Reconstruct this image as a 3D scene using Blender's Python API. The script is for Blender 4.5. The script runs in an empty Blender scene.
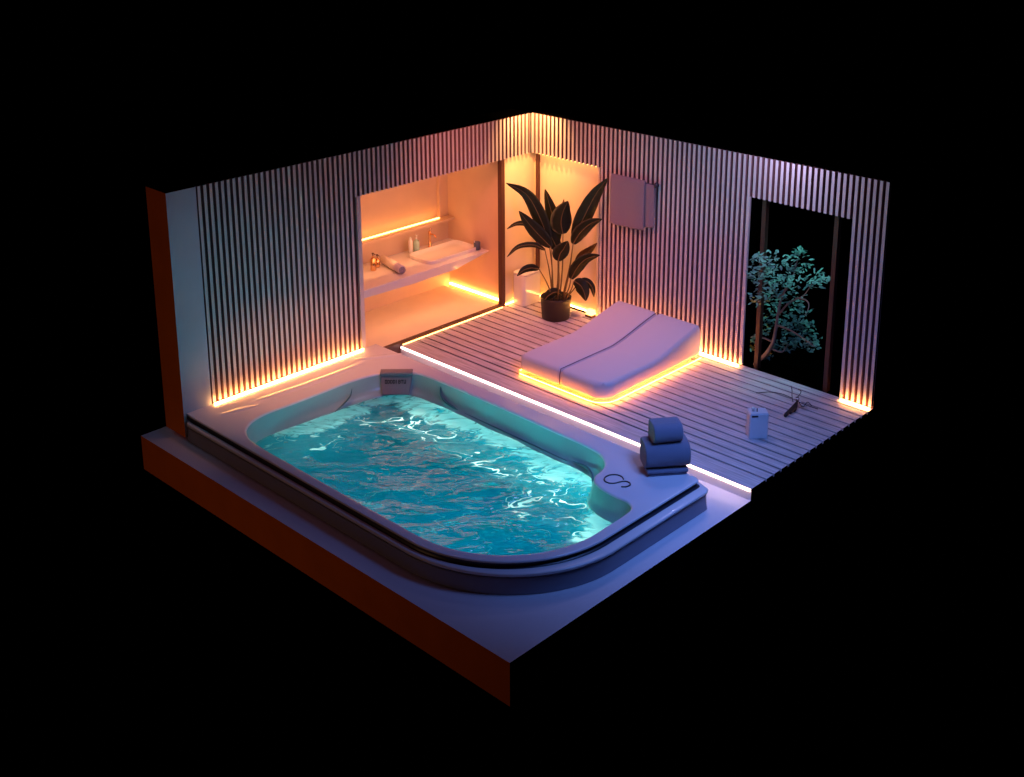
import bpy, bmesh, math, random
from mathutils import Vector, Matrix
import numpy as np

# World: X runs along the window wall, -Y along the bathroom wall, Z up. Deck top is z = 0.
SC = bpy.context.scene
COL = SC.collection
rnd = random.Random(7)
H = 2.7; L = 5.655; W = 5.353; T = 0.406
ZS = -0.133; ZB = -0.548; LS = 5.973; DE = -2.49

# ------------------------------------------------------------------ camera
RW = np.array([[7.26853337e-01, 6.86792683e-01, -1.90979454e-04],
               [-1.82435202e-01, 1.93344727e-01, 9.64020339e-01],
               [6.62119040e-01, -7.00666559e-01, 2.65828422e-01]])
CP = Vector((11.22738805, -11.99556682, 6.1738762))
FPX = 1213.2754; PCX = 526.179; PCY = 186.42
cd = bpy.data.cameras.new('camera'); cam = bpy.data.objects.new('camera', cd); COL.objects.link(cam)
m = Matrix([[RW[0][0], RW[1][0], RW[2][0]], [RW[0][1], RW[1][1], RW[2][1]], [RW[0][2], RW[1][2], RW[2][2]]])
cam.matrix_world = Matrix.Translation(CP) @ m.to_4x4()
cd.sensor_fit = 'HORIZONTAL'; cd.sensor_width = 36; cd.lens = 36 * FPX / 1024
cd.shift_x = (512 - PCX) / 1024; cd.shift_y = -(388.5 - PCY) / 1024
cd.clip_end = 200
SC.camera = cam


def on_plane(px, py, p0, n):
    """surveyed point of the photograph on a vertical or level plane of the place"""
    v = np.array([(px - PCX) / FPX, -(py - PCY) / FPX, -1.0])
    r = Vector((RW.T @ v).tolist())
    t = (Vector(p0) - CP).dot(Vector(n)) / r.dot(Vector(n))
    return CP + r * t


# ------------------------------------------------------------------ helpers
def link(name, bm, mats, parent=None, smooth=False, bevel=0, seg=2, up=False):
    me = bpy.data.meshes.new(name)
    bmesh.ops.recalc_face_normals(bm, faces=bm.faces)
    if up:
        for f in bm.faces:
            if f.normal.z < 0: f.normal_flip()
    bm.to_mesh(me); bm.free()
    if not isinstance(mats, (list, tuple)): mats = [mats]
    for mt in mats: me.materials.append(mt)
    o = bpy.data.objects.new(name, me); COL.objects.link(o)
    if smooth:
        for p in me.polygons: p.use_smooth = True
    if bevel:
        b = o.modifiers.new('bevel', 'BEVEL'); b.width = bevel; b.segments = seg; b.limit_method = 'ANGLE'
        b.angle_limit = math.radians(40)
    if parent: o.parent = parent
    return o


def tag(o, label=None, cat=None, group=None, kind=None):
    if label: o['label'] = label
    if cat: o['category'] = cat
    if group: o['group'] = group
    if kind: o['kind'] = kind
    return o


def empty(name, loc, label, cat, group=None, rz=0):
    o = bpy.data.objects.new(name, None); COL.objects.link(o)
    o.location = loc; o.rotation_euler = (0, 0, rz); o.empty_display_size = .1
    return tag(o, label, cat, group)


def box(bm, x0, x1, y0, y1, z0, z1, mi=0, xp=None, xm=None, yp=None, ym=None, zp=None, rot=None):
    """box; xp/xm/... give the material index of one face"""
    v = [bm.verts.new(p) for p in ((x0, y0, z0), (x1, y0, z0), (x1, y1, z0), (x0, y1, z0),
                                   (x0, y0, z1), (x1, y0, z1), (x1, y1, z1), (x0, y1, z1))]
    if rot is not None:
        for q in v: q.co = rot @ q.co
    for idx, mm in (((0, 3, 2, 1), None), ((4, 5, 6, 7), zp), ((0, 1, 5, 4), ym), ((1, 2, 6, 5), xp),
                    ((2, 3, 7, 6), yp), ((3, 0, 4, 7), xm)):
        f = bm.faces.new([v[i] for i in idx]); f.material_index = mi if mm is None else mm
    return v


def tube(bm, pts, r, n=8, mi=0, cap=True):
    pts = [Vector(p) for p in pts]
    if not isinstance(r, (list, tuple)): r = [r] * len(pts)
    rings = []; up = Vector((0, 0, 1))
    t0 = (pts[1] - pts[0]).normalized()
    a = t0.cross(up)
    if a.length < .1: a = t0.cross(Vector((1, 0, 0)))
    a.normalize()
    for i, p in enumerate(pts):
        t = (pts[min(i + 1, len(pts) - 1)] - pts[max(i - 1, 0)]).normalized()
        a = (a - t * a.dot(t))
        if a.length < 1e-6: a = t.orthogonal()
        a.normalize(); b = t.cross(a)
        rings.append([bm.verts.new(p + (a * math.cos(2 * math.pi * k / n) + b * math.sin(2 * math.pi * k / n)) * r[i]) for k in range(n)])
    for i in range(len(rings) - 1):
        for k in range(n):
            f = bm.faces.new((rings[i][k], rings[i][(k + 1) % n], rings[i + 1][(k + 1) % n], rings[i + 1][k])); f.material_index = mi
    if cap:
        for rr in (rings[0], rings[-1]):
            f = bm.faces.new(rr); f.material_index = mi
    return rings


def lathe(bm, prof, c=(0, 0, 0), n=32, mi=0):
    rings = []
    for r, z in prof:
        rings.append([bm.verts.new((c[0] + r * math.cos(2 * math.pi * k / n), c[1] + r * math.sin(2 * math.pi * k / n), c[2] + z)) for k in range(n)])
    for i in range(len(rings) - 1):
        for k in range(n):
            f = bm.faces.new((rings[i][k], rings[i][(k + 1) % n], rings[i + 1][(k + 1) % n], rings[i + 1][k])); f.material_index = mi
    for rr in (rings[0], rings[-1]):
        f = bm.faces.new(rr); f.material_index = mi


def rrect(cx, cy, hx, hy, r, n=6):
    out = []
    for sx, sy, a0 in ((1, 1, 0), (-1, 1, 90), (-1, -1, 180), (1, -1, 270)):
        for k in range(n + 1):
            a = math.radians(a0 + 90 * k / n); out.append((cx + sx * (hx - r) + r * math.cos(a), cy + sy * (hy - r) + r * math.sin(a)))
    return out


def spline(keys, n, closed=False):
    """Catmull-Rom through the keys, n samples evenly spaced by length"""
    P = [Vector(k) for k in keys]; out = []
    N = len(P)
    segs = N if closed else N - 1
    for i in range(segs):
        if closed: p0, p1, p2, p3 = P[(i - 1) % N], P[i], P[(i + 1) % N], P[(i + 2) % N]
        else: p0, p1, p2, p3 = P[max(i - 1, 0)], P[i], P[i + 1], P[min(i + 2, N - 1)]
        # centripetal
        t01 = max((p1 - p0).length, 1e-4) ** .5; t12 = max((p2 - p1).length, 1e-4) ** .5; t23 = max((p3 - p2).length, 1e-4) ** .5
        m1 = (p2 - p1) + t12 * ((p1 - p0) / t01 - (p2 - p0) / (t01 + t12)) if (p1 - p0).length > 1e-6 else (p2 - p1)
        m2 = (p2 - p1) + t12 * ((p3 - p2) / t23 - (p3 - p1) / (t12 + t23)) if (p3 - p2).length > 1e-6 else (p2 - p1)
        for k in range(24):
            t = k / 24
            out.append((2 * t ** 3 - 3 * t * t + 1) * p1 + (t ** 3 - 2 * t * t + t) * m1 + (-2 * t ** 3 + 3 * t * t) * p2 + (t ** 3 - t * t) * m2)
    out.append(P[0].copy() if closed else P[-1].copy())
    d = [0]
    for a, b in zip(out, out[1:]): d.append(d[-1] + (b - a).length)
    res = []; j = 0
    M = n if closed else n - 1
    for k in range(n):
        s = d[-1] * k / M
        while j < len(d) - 2 and d[j + 1] < s: j += 1
        f = (s - d[j]) / max(d[j + 1] - d[j], 1e-9)
        res.append(out[j].lerp(out[j + 1], f))
    return res


# ------------------------------------------------------------------ materials
def mat(name, col, rough=.5, metal=0, spec=.5, coat=0, bump=0, bscale=40, vary=0, emis=None, es=0, sheen=0, stretch=None):
    mt = bpy.data.materials.new(name); mt.use_nodes = True
    nt = mt.node_tree; b = nt.nodes['Principled BSDF']
    b.inputs['Base Color'].default_value = (*col, 1); b.inputs['Roughness'].default_value = rough
    b.inputs['Metallic'].default_value = metal; b.inputs['Specular IOR Level'].default_value = spec
    b.inputs['Coat Weight'].default_value = coat; b.inputs['Sheen Weight'].default_value = sheen
    if emis:
        b.inputs['Emission Color'].default_value = (*emis, 1); b.inputs['Emission Strength'].default_value = es
    if bump or vary:
        tc = nt.nodes.new('ShaderNodeTexCoord'); mp = nt.nodes.new('ShaderNodeMapping')
        nt.links.new(tc.outputs['Object'], mp.inputs[0])
        if stretch: mp.inputs['Scale'].default_value = stretch
        n = nt.nodes.new('ShaderNodeTexNoise'); n.inputs['Scale'].default_value = bscale; n.inputs['Detail'].default_value = 5
        nt.links.new(mp.outputs[0], n.inputs['Vector'])
        if bump:
            bp = nt.nodes.new('ShaderNodeBump'); bp.inputs['Strength'].default_value = bump; bp.inputs['Distance'].default_value = .01
            nt.links.new(n.outputs[0], bp.inputs['Height']); nt.links.new(bp.outputs[0], b.inputs['Normal'])
        if vary:
            r = nt.nodes.new('ShaderNodeValToRGB')
            r.color_ramp.elements[0].position = .3; r.color_ramp.elements[1].position = .7
            r.color_ramp.elements[0].color = (*[c * (1 - vary) for c in col], 1)
            r.color_ramp.elements[1].color = (*[min(1, c * (1 + vary)) for c in col], 1)
            nt.links.new(n.outputs[0], r.inputs[0]); nt.links.new(r.outputs[0], b.inputs['Base Color'])
    return mt


def emit(name, col, s):
    mt = bpy.data.materials.new(name); mt.use_nodes = True; nt = mt.node_tree
    for n in list(nt.nodes): nt.nodes.remove(n)
    e = nt.nodes.new('ShaderNodeEmission'); o = nt.nodes.new('ShaderNodeOutputMaterial')
    e.inputs[0].default_value = (*col, 1); e.inputs[1].default_value = s
    nt.links.new(e.outputs[0], o.inputs[0]); return mt


M = {}
M['black'] = mat('black_cap_and_unlit_side', (.0006, .0006, .0006), .95, spec=0)
M['rust'] = mat('rust_section', (.78, .18, .025), .9, spec=.02, vary=.06, bscale=3)
M['slab'] = mat('slab_plaster', (.72, .68, .76), .38, vary=.03, bscale=2, bump=.02)
M['slat'] = mat('slat_veneer', (.66, .58, .60), .6, vary=.04, bscale=3, stretch=(8, 8, .3))
M['slatshade'] = mat('slat_edge_shade', (.27, .15, .16), .7)  # slat sides darker than the fronts, shade of the gaps put into the colour
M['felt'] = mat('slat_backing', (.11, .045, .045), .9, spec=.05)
M['plaster'] = mat('wall_plaster', (.46, .50, .60), .6, vary=.03, bscale=3, bump=.03)
M['bathwall'] = mat('bath_plaster', (.80, .56, .40), .55, vary=.04, bscale=2.5, bump=.04)
M['bathfloor'] = mat('bath_floor_tile', (.90, .72, .54), .4, vary=.03, bscale=4)
M['panel'] = mat('cream_panel', (.86, .70, .48), .5, vary=.03, bscale=2)
M['post'] = mat('dark_bronze_post', (.10, .032, .022), .5, metal=.1)
M['darkpost'] = mat('brown_mullion', (.05, .018, .014), .45)
M['plank'] = mat('deck_plank', (.58, .52, .55), .42, vary=.30, bscale=5, stretch=(.5, 9, 9), bump=.06)
M['groove'] = mat('deck_joint', (.03, .012, .016), .8)
M['acrylic'] = mat('tub_acrylic', (.74, .70, .76), .22, spec=.5, coat=.2)
M['shade_and_dark_trim'] = mat('tub_shade_and_dark_trim', (.035, .030, .050), .35)  # shadow gap under the tub rim painted dark; also used for small dark fittings
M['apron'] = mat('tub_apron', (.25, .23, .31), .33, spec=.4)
M['basin'] = mat('basin_shell', (.34, .46, .46), .25, spec=.5)
M['seat_blue'] = mat('basin_floor', (.05, .42, .50), .85, spec=.02)
M['crease'] = mat('shell_crease_shade', (.06, .16, .18), .4)
M['pad'] = mat('headrest_foam', (.24, .20, .23), .5, bump=.05, bscale=120)
M['paddark'] = mat('headrest_print', (.018, .02, .028), .5)
M['emblem'] = mat('emblem_black', (.006, .006, .012), .3)
M['fabric'] = mat('daybed_fabric', (.66, .60, .70), .8, sheen=.3, bump=.08, bscale=160)
M['seam'] = mat('seam_thread', (.10, .06, .12), .9)
M['bedbase'] = mat('daybed_base', (.60, .50, .46), .6)
M['towel_grey'] = mat('grey_terry', (.17, .17, .25), .95, sheen=.3, bump=.6, bscale=220)
M['towel_wall'] = mat('wall_terry', (.25, .18, .24), .95, sheen=.3, bump=.6, bscale=220)
M['white_terry'] = mat('white_terry', (.80, .70, .70), .9, sheen=.2, bump=.5, bscale=220)
M['ceramic'] = mat('white_ceramic', (.86, .82, .80), .15, coat=.4)
M['gold'] = mat('brushed_gold', (.85, .48, .22), .25, metal=1)
M['glassy'] = mat('sea_glass', (.42, .62, .55), .15, spec=.8)
M['cup'] = mat('slate_cup', (.10, .13, .19), .35)
M['pot'] = mat('pot_charcoal', (.018, .012, .012), .55, bump=.1, bscale=60)
M['soil'] = mat('potting_soil', (.02, .012, .008), .95, bump=.6, bscale=60)
M['leaf'] = mat('dark_leaf', (.022, .026, .006), .5, spec=.5, vary=.25, bscale=7)
M['leafy'] = mat('orange_lit_leaf', (.17, .085, .018), .4, vary=.25, bscale=7)  # leaf colour with the orange light on it put in
M['stem'] = mat('leaf_stem', (.16, .10, .03), .5)
M['bark'] = mat('pale_bark', (.26, .17, .15), .8, vary=.25, bscale=14, bump=.4)
M['treeleaf'] = mat('tree_leaf', (.15, .33, .26), .5, vary=.4, bscale=5)
M['treeyellow'] = mat('yellow_leaf', (.50, .30, .05), .5)
M['tin'] = mat('white_box', (.62, .66, .74), .35)
M['twig'] = mat('dry_twig', (.008, .007, .012), .7)
M['blossom'] = mat('pale_blossom', (.62, .60, .66), .8)
M['led'] = emit('led_amber', (1, .42, .09), 42)
M['led_wall'] = emit('led_amber_wall', (1, .40, .09), 75)
M['led_bed'] = emit('led_amber_bed', (1, .26, .025), 46)
M['led_bath'] = emit('led_amber_bath', (1, .42, .10), 11)
M['led_soft'] = emit('led_amber_soft', (1, .45, .12), 9)
M['led_white'] = emit('led_blush', (1, .68, .60), 7)
M['candle'] = emit('lantern_glow', (1, .50, .14), 5)
M['poollamp'] = emit('pool_lamp', (.30, 1, .92), 30)

# planks seen end on carry the black that stands in for the unlit right side
# ------------------------------------------------------------------ slab
YB = .17
bm = bmesh.new()
HOLE = [(.66, -5.5), (.66, -3.11), (4.88, -3.11)] + [(3.755 + 1.13 * math.cos(math.radians(-88 * k / 12)), -4.365 + 1.13 * math.sin(math.radians(-88 * k / 12))) for k in range(13)]
for z in (ZS, ZB):
    o_ = [bm.verts.new((x, y, z)) for x, y in ((-T, -LS), (W, -LS), (W, YB), (-T, YB))]
    es_ = [bm.edges.new((o_[k], o_[(k + 1) % 4])) for k in range(4)]
    if z == ZS:
        h_ = [bm.verts.new((x, y, z)) for x, y in HOLE]
        es_ += [bm.edges.new((h_[k], h_[(k + 1) % len(h_)])) for k in range(len(h_))]
    bmesh.ops.triangle_fill(bm, edges=es_, use_beauty=True)
def quad(bm, pts, mi=0):
    f = bm.faces.new([bm.verts.new(p) for p in pts]); f.material_index = mi
quad(bm, [(-T, -LS, ZB), (W, -LS, ZB), (W, -LS, ZS), (-T, -LS, ZS)], 1)
quad(bm, [(W, -LS, ZB), (W, YB, ZB), (W, YB, ZS), (W, -LS, ZS)], 2)  # right face painted black as its unlit side
quad(bm, [(-T, -LS, ZB), (-T, YB, ZB), (-T, YB, ZS), (-T, -LS, ZS)], 2)
quad(bm, [(-T, YB, ZB), (W, YB, ZB), (W, YB, ZS), (-T, YB, ZS)], 2)
for k in range(len(HOLE)):
    a = HOLE[k]; b = HOLE[(k + 1) % len(HOLE)]
    quad(bm, [(*a, ZB), (*b, ZB), (*b, ZS), (*a, ZS)], 0)
bmesh.ops.remove_doubles(bm, verts=bm.verts, dist=1e-5)
tag(link('floor', bm, [M['slab'], M['rust'], M['black']]), 'lavender plaster floor slab with rust orange cut front edge', 'floor', kind='structure')

# ------------------------------------------------------------------ deck
bm = bmesh.new()
box(bm, .0, W, DE + .02, .028, ZS, -.03, 1, xp=2)
DX0 = 0.0
ed = [DE]
y = DE + .275
while y < -.06: ed.append(y); y += .1407
ed.append(.03)
for i in range(len(ed) - 1):
    a = ed[i] + (.015 if i else 0); b = ed[i + 1] - .015
    if i == len(ed) - 2: b = .03
    box(bm, DX0, W, a, b, -.03, 0, 0, xp=2)
tag(link('timber_deck', bm, [M['plank'], M['groove'], M['black']]), 'raised deck of pale planks with dark joints', 'deck', kind='structure')
# plain riser behind the light strip
bm = bmesh.new(); box(bm, 0.0, W, DE + .004, DE + .02, ZS, -.032, 0, xp=1)
tag(link('trim_1', bm, [M['slab'], M['black']]), 'pale riser under the front edge of the deck', 'riser', kind='structure')

# ------------------------------------------------------------------ walls
SP = .0737; SWD = .036; SD = .030
OH = 2.135; OY = -3.055
bm = bmesh.new()
# solid part of the left wall, its cut end rust, its top capped black
box(bm, -T, -SD, -L, OY, ZS, H, 1, xm=2, ym=3, zp=2, yp=4)
box(bm, -SD, 0, -L, -5.295, ZS, H, 4, ym=3, zp=2, yp=1)
box(bm, -T, -SD, OY, .0, OH, H, 1, xm=2, zp=2)              # header over the bathroom opening
box(bm, -SD, 0, -3.115, OY, ZS, OH, 0)       # flat casing beside the opening
i = 0
y = -5.275
while y < -.02:
    y1 = min(y + SWD, -.004)
    if y1 < -3.12: z0 = .165
    else: z0 = OH
    box(bm, -SD, 0, y, y1, z0, H, 0, zp=2, ym=5, yp=5)
    y += SP
box(bm, -SD, 0, -.034, SD, OH, H, 0, zp=2)
wl = tag(link('wall_left', bm, [M['slat'], M['felt'], M['black'], M['rust'], M['plaster'], M['slatshade']]), 'slatted wall on the left around the bathroom opening, plain at its end', 'wall', kind='structure')

bm = bmesh.new()
WT = .17
box(bm, -SD, 1.235, SD, WT, OH, H, 1, yp=2, xm=2, zp=2)
box(bm, 1.235, 3.58, SD, WT, ZS, H, 1, yp=2, xp=2, zp=2, xm=4)
box(bm, 3.58, 4.95, SD, WT, 2.19, H, 1, yp=2, zp=2)
box(bm, 4.95, W, SD, WT, ZS, H, 1, yp=2, xp=2, zp=2, xm=2)
x = .0
while x < W - .02:
    x1 = x + SWD
    if x1 > W: x1 = W
    if x < 1.20: z0 = OH
    elif 3.575 < x < 4.92: z0 = 2.19
    else: z0 = .018
    box(bm, x, x1, 0, SD, z0, H, 0, zp=2, xm=5, xp=(2 if x1 > W - .03 else 5))
    x += SP
box(bm, 1.20, 1.235, .0, SD, .0, OH, 4)
box(bm, 3.535, 3.58, .001, SD, .018, 2.19, 0)
tag(link('wall_back', bm, [M['slat'], M['felt'], M['black'], M['rust'], M['panel'], M['slatshade']]), 'slatted wall at the back with the tall window opening', 'wall', kind='structure')

# window posts
w1 = bpy.data.objects.new('window_1', None); COL.objects.link(w1); w1.location = (4.26, .1, 0)
tag(w1, 'tall opening in the back wall looking onto the tree', 'window', kind='structure')
w1inv = Matrix.Translation((-4.26, -.1, 0))
def wpart(name, fn, mt):
    b = bmesh.new(); fn(b); b.transform(w1inv)
    return link(name, b, mt, w1)
wpart('mullion', lambda b: box(b, 3.70, 3.755, .09, .16, -.02, 2.19), M['darkpost'])
wpart('mullion', lambda b: box(b, 4.665, 4.72, .09, .16, -.02, 2.19), M['darkpost'])
wpart('window_sill', lambda b: box(b, 3.58, 4.95, .032, .168, ZS + .002, -.021), M['black'])

# bathroom opening: floor, walls, cream panels, posts
bm = bmesh.new()
box(bm, -1.2, -.061, OY, -.61, -.10, .03, 0)
tag(link('floor_bathroom', bm, [M['bathfloor']]), 'warm lit bathroom floor behind the opening', 'floor', kind='structure')
bm = bmesh.new(); box(bm, -.060, -.002, OY + .002, -.61, -.13, .040)
tag(link('trim_2', bm, [M['post']]), 'dark brown threshold between deck and bathroom', 'threshold', kind='structure')
bm = bmesh.new()
box(bm, -1.30, -1.2, -3.2, -.45, -.13, 1.06, 0)
box(bm, -1.32, -1.26, -3.2, -.66, 1.06, 2.35, 0)
box(bm, -1.30, -1.2, -.66, -.45, 1.06, 2.35, 0)
tag(link('wall_bathroom', bm, [M['bathwall']]), 'bathroom back wall with a lit recess above the ledge', 'wall', kind='structure')
bm = bmesh.new(); box(bm, -1.2, -.08, -.5, -.42, -.13, 2.35, 0)
tag(link('wall_bathroom_right', bm, [M['bathwall']]), 'orange lit side wall at the right of the washbasin', 'wall', kind='structure')
bm = bmesh.new(); box(bm, -1.2, -T, -3.2, OY - .001, -.13, 2.35, 0)
tag(link('wall_bathroom_left', bm, [M['bathwall']]), 'bathroom side wall at the left of the washbasin', 'wall', kind='structure')
bm = bmesh.new(); box(bm, -1.3, -T - .001, -3.2, -.42, 2.351, 2.40, 0, zp=1)
tag(link('ceiling_bathroom', bm, [M['bathwall'], M['black']]), 'bathroom ceiling hidden above the opening', 'ceiling', kind='structure')
bm = bmesh.new(); box(bm, -1.2, -1.06, OY, -.501, 1.055, 1.085, 0)
tag(link('trim_3', bm, [M['bathwall']], bevel=.004), 'thin ledge along the bathroom back wall over the counter', 'ledge', kind='structure')
bm = bmesh.new(); box(bm, -.075, -.004, -.605, -.535, 0.001, OH - .001)
tag(link('trim_4', bm, [M['post']], bevel=.004), 'dark post between the bathroom and the cream panel', 'post', kind='structure')
bm = bmesh.new(); box(bm, .03, .075, .045, .09, 0.031, OH - .001)
tag(link('trim_5', bm, [M['post']], bevel=.004), 'thin dark corner post behind the potted plant', 'post', kind='structure')
bm = bmesh.new()
box(bm, -.10, -.035, -.533, .10, .0, OH + .02)
tag(link('wall_panel_left', bm, [M['panel']]), 'cream wall panel left of the dark corner post', 'wall panel', kind='structure')
bm = bmesh.new()
box(bm, -.034, 1.233, .10, .16, .0, OH - .002)
tag(link('wall_panel_right', bm, [M['panel']]), 'cream wall panel behind the plant, right of the corner post', 'wall panel', kind='structure')


def strip(a, b, r, mt, label, cat='light strip', axis='x', group=None, name='light_strip'):
    bm = bmesh.new()
    (x0, y0, z0), (x1, y1, z1) = a, b
    box(bm, min(x0, x1) - (0 if x0 != x1 else r), max(x0, x1) + (0 if x0 != x1 else r),
        min(y0, y1) - (0 if y0 != y1 else r), max(y0, y1) + (0 if y0 != y1 else r), min(z0, z1) - r, max(z0, z1) + r)
    return tag(link(name, bm, [mt]), label, cat, group)


strip((.040, -5.285, .163), (.040, -3.13, .163), .006, M['led_wall'], 'amber light strip along the tub ledge at the foot of the left slatted wall')
strip((1.27, -.045, .016), (3.56, -.045, .016), .008, M['led_wall'], 'amber light strip at the foot of the back wall between bed and window')
strip((4.975, -.045, .016), (5.345, -.045, .016), .008, M['led_wall'], 'short amber light strip at the right end of the back wall')
strip((.006, -2.45, .005), (.006, -.60, .005), .0045, M['led_soft'], 'amber light strip along the dark bathroom threshold')
strip((-.026, -.53, .010), (-.026, .03, .010), .006, M['led'], 'short amber light strip at the foot of the left cream panel')
strip((.085, .090, .012), (1.19, .090, .012), .007, M['led'], 'amber light strip behind the plant pot at the foot of the right cream panel')
strip((.085, .055, OH - .0075), (1.19, .055, OH - .0075), .005, M['led_bath'], 'amber light strip under the header above the plant')
strip((-1.17, -3.03, 1.094), (-1.17, -.70, 1.094), .008, M['led_bath'], 'amber light strip on the bathroom ledge above the counter')
strip((-1.17, -.512, .045), (-.13, -.512, .045), .011, M['led'], 'amber light strip at the foot of the bathroom side wall')
strip((.03, DE - .011, -.012), (W - .004, DE - .011, -.012), .010, M['led_white'], 'blush white light strip under the front edge of the deck')

# ------------------------------------------------------------------ tub
ZR = .15
INK = [(.64, -5.02), (.65, -4.6), (.65, -4.2), (.65, -3.86), (.70, -3.55), (.84, -3.27), (1.08, -3.13), (1.45, -3.10), (2.0, -3.10), (2.7, -3.11),
       (3.3, -3.13), (3.75, -3.145), (3.97, -3.19), (4.13, -3.32), (4.185, -3.45), (4.205, -3.56), (4.27, -3.65), (4.42, -3.715), (4.60, -3.735),
       (4.76, -3.735), (4.86, -3.80), (4.89, -3.98), (4.895, -4.25)]
import_arc = []
cx, cy, R = 3.755, -4.365, 1.145
for k in range(0, 10):
    a = math.radians(-2 - 86 * k / 9)
    import_arc.append((cx + R * math.cos(a), cy + R * math.sin(a)))
INK += import_arc + [(3.3, -5.515), (2.6, -5.515), (1.9, -5.51), (1.3, -5.505), (1.02, -5.48), (.82, -5.39), (.69, -5.22)]
NI = 420
inner = spline([(x, y, 0) for x, y in INK], NI, closed=True)
# outer contour of the rim
OUT = []
def arc(cx, cy, r, a0, a1, n):
    return [(cx + r * math.cos(math.radians(a0 + (a1 - a0) * k / n)), cy + r * math.sin(math.radians(a0 + (a1 - a0) * k / n))) for k in range(n + 1)]
OUT = [(.002 + .1 * k, -2.90) for k in range(0, 49)] + arc(4.95, -2.95, .05, 90, 0, 6) + [(5.0, -3.05 - .1 * k) for k in range(0, 13)] \
    + arc(3.74, -4.36, 1.26, -2, -89, 40) + [(3.7 - .1 * k, -5.62) for k in range(0, 37)] + [(.002, -5.62)]


def nrm(poly):
    n = len(poly); out = []
    A = sum(poly[i][0] * poly[(i + 1) % n][1] - poly[(i + 1) % n][0] * poly[i][1] for i in range(n))
    s = 1 if A > 0 else -1
    for i in range(n):
        d = Vector(poly[(i + 1) % n][:2]) - Vector(poly[i - 1][:2])
        d.normalize(); out.append(Vector((d.y * s, -d.x * s)))
    return out


inn = nrm([(p.x, p.y) for p in inner])
def smooth_ring(r, it):
    for _ in range(it):
        r = [(r[i - 1] + r[i] * 2 + r[(i + 1) % len(r)]) / 4 for i in range(len(r))]
    return r
def ring_at(d, z, it=0):
    r = [Vector((p.x - q.x * d, p.y - q.y * d)) for p, q in zip(inner, inn)]
    if it: r = smooth_ring(r, it)
    return [Vector((q.x, q.y, z)) for q in r]


tub = empty('hot_tub', (2.5, -4.3, ZS), 'large built-in whirlpool tub with pale rim full of glowing turquoise water', 'hot tub')
tinv = Matrix.Translation((-2.5, 4.3, -ZS))
# rim top
bm = bmesh.new()
iv = [bm.verts.new(p) for p in ring_at(-.022, ZR)]
ov = [bm.verts.new((x, y, ZR)) for x, y in OUT]
es = []
for lst in (iv, ov):
    for i in range(len(lst)): es.append(bm.edges.new((lst[i], lst[(i + 1) % len(lst)])))
bmesh.ops.triangle_fill(bm, edges=es, use_beauty=True)
prev = iv
for d, z in ((-.010, ZR - .003), (-.002, ZR - .010), (.002, ZR - .022)):
    cur = [bm.verts.new(p) for p in ring_at(d, z)]
    for i in range(NI): bm.faces.new((prev[i], prev[(i + 1) % NI], cur[(i + 1) % NI], cur[i]))
    prev = cur
on = nrm(OUT)
def out_ring(bm, d, z):
    # the side against the left wall (x ~ 0) stays flush
    return [bm.verts.new((max(x + q.x * d * (2.1 if q.x > 0 else 1), .002), y + q.y * d * (.8 if q.y > .5 else 1), z)) for (x, y), q in zip(OUT, on)]
prev = ov
for d, z in ((.006, ZR - .002), (.010, ZR - .008), (.010, ZR - .018)):
    cur = out_ring(bm, d, z)
    for i in range(len(OUT)): bm.faces.new((prev[i], prev[(i + 1) % len(OUT)], cur[(i + 1) % len(OUT)], cur[i]))
    prev = cur
bm.transform(tinv)
rim = link('rim', bm, M['acrylic'], tub, smooth=True)
md = rim.modifiers.new('wn', 'WEIGHTED_NORMAL'); md.keep_sharp = True

def skirt(name, prof, mt, label=None):
    bm = bmesh.new(); prev = None
    for d, z in prof:
        cur = out_ring(bm, d, z)
        if prev:
            for i in range(len(OUT)): bm.faces.new((prev[i], prev[(i + 1) % len(OUT)], cur[(i + 1) % len(OUT)], cur[i]))
        prev = cur
    bm.transform(tinv)
    o = link(name, bm, mt, tub, smooth=True)
    o.modifiers.new('wn', 'WEIGHTED_NORMAL')
    if label: o['label'] = label
    return o
skirt('shade_and_dark_trim', [(.008, ZR - .017), (-.002, ZR - .020), (-.002, ZR - .066), (.02, ZR - .070)], M['shade_and_dark_trim'], 'dark band under the rim, painted in as the gap shadow')
skirt('lip', [(.018, ZR - .068), (.020, ZR - .066), (.050, ZR - .068), (.062, ZR - .073), (.066, ZR - .082), (.064, ZR - .100), (.050, ZR - .106)], M['acrylic'])
skirt('shade_and_dark_trim', [(.050, ZR - .105), (.040, ZR - .107), (.040, ZR - .122), (.05, ZR - .126)], M['shade_and_dark_trim'], 'thin dark band under the lip, painted in as shade')
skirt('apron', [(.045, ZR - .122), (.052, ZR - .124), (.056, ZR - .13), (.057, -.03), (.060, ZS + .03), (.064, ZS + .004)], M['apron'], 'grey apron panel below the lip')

# inner shell
bm = bmesh.new(); prev = None
DEEP = smooth_ring([Vector((p.x - q.x * .05, p.y - q.y * .05)) for p, q in zip(inner, inn)], 160)
N = NI
def shell_d(i, d0, dback):
    """wider moulded shelf along the back and the left end, steep at the front"""
    x, y = inner[i].x, inner[i].y
    w = 0
    if y > -4.0 and x < 4.0: w = 1
    elif x < 1.1: w = max(0, min(1, (y + 5.0) / 1.0))
    elif y > -4.0: w = .5
    return d0, w
wts = [shell_d(i, 0, 0)[1] for i in range(N)]
for _ in range(30): wts = [(wts[i - 1] + 2 * wts[i] + wts[(i + 1) % N]) / 4 for i in range(N)]
def shell_ring(d, dw, z, it=0):
    r = [Vector((p.x - q.x * (d + dw * w), p.y - q.y * (d + dw * w))) for p, q, w in zip(inner, inn, wts)]
    if it: r = smooth_ring(r, it)
    return [Vector((q.x, q.y, z)) for q in r]
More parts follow.
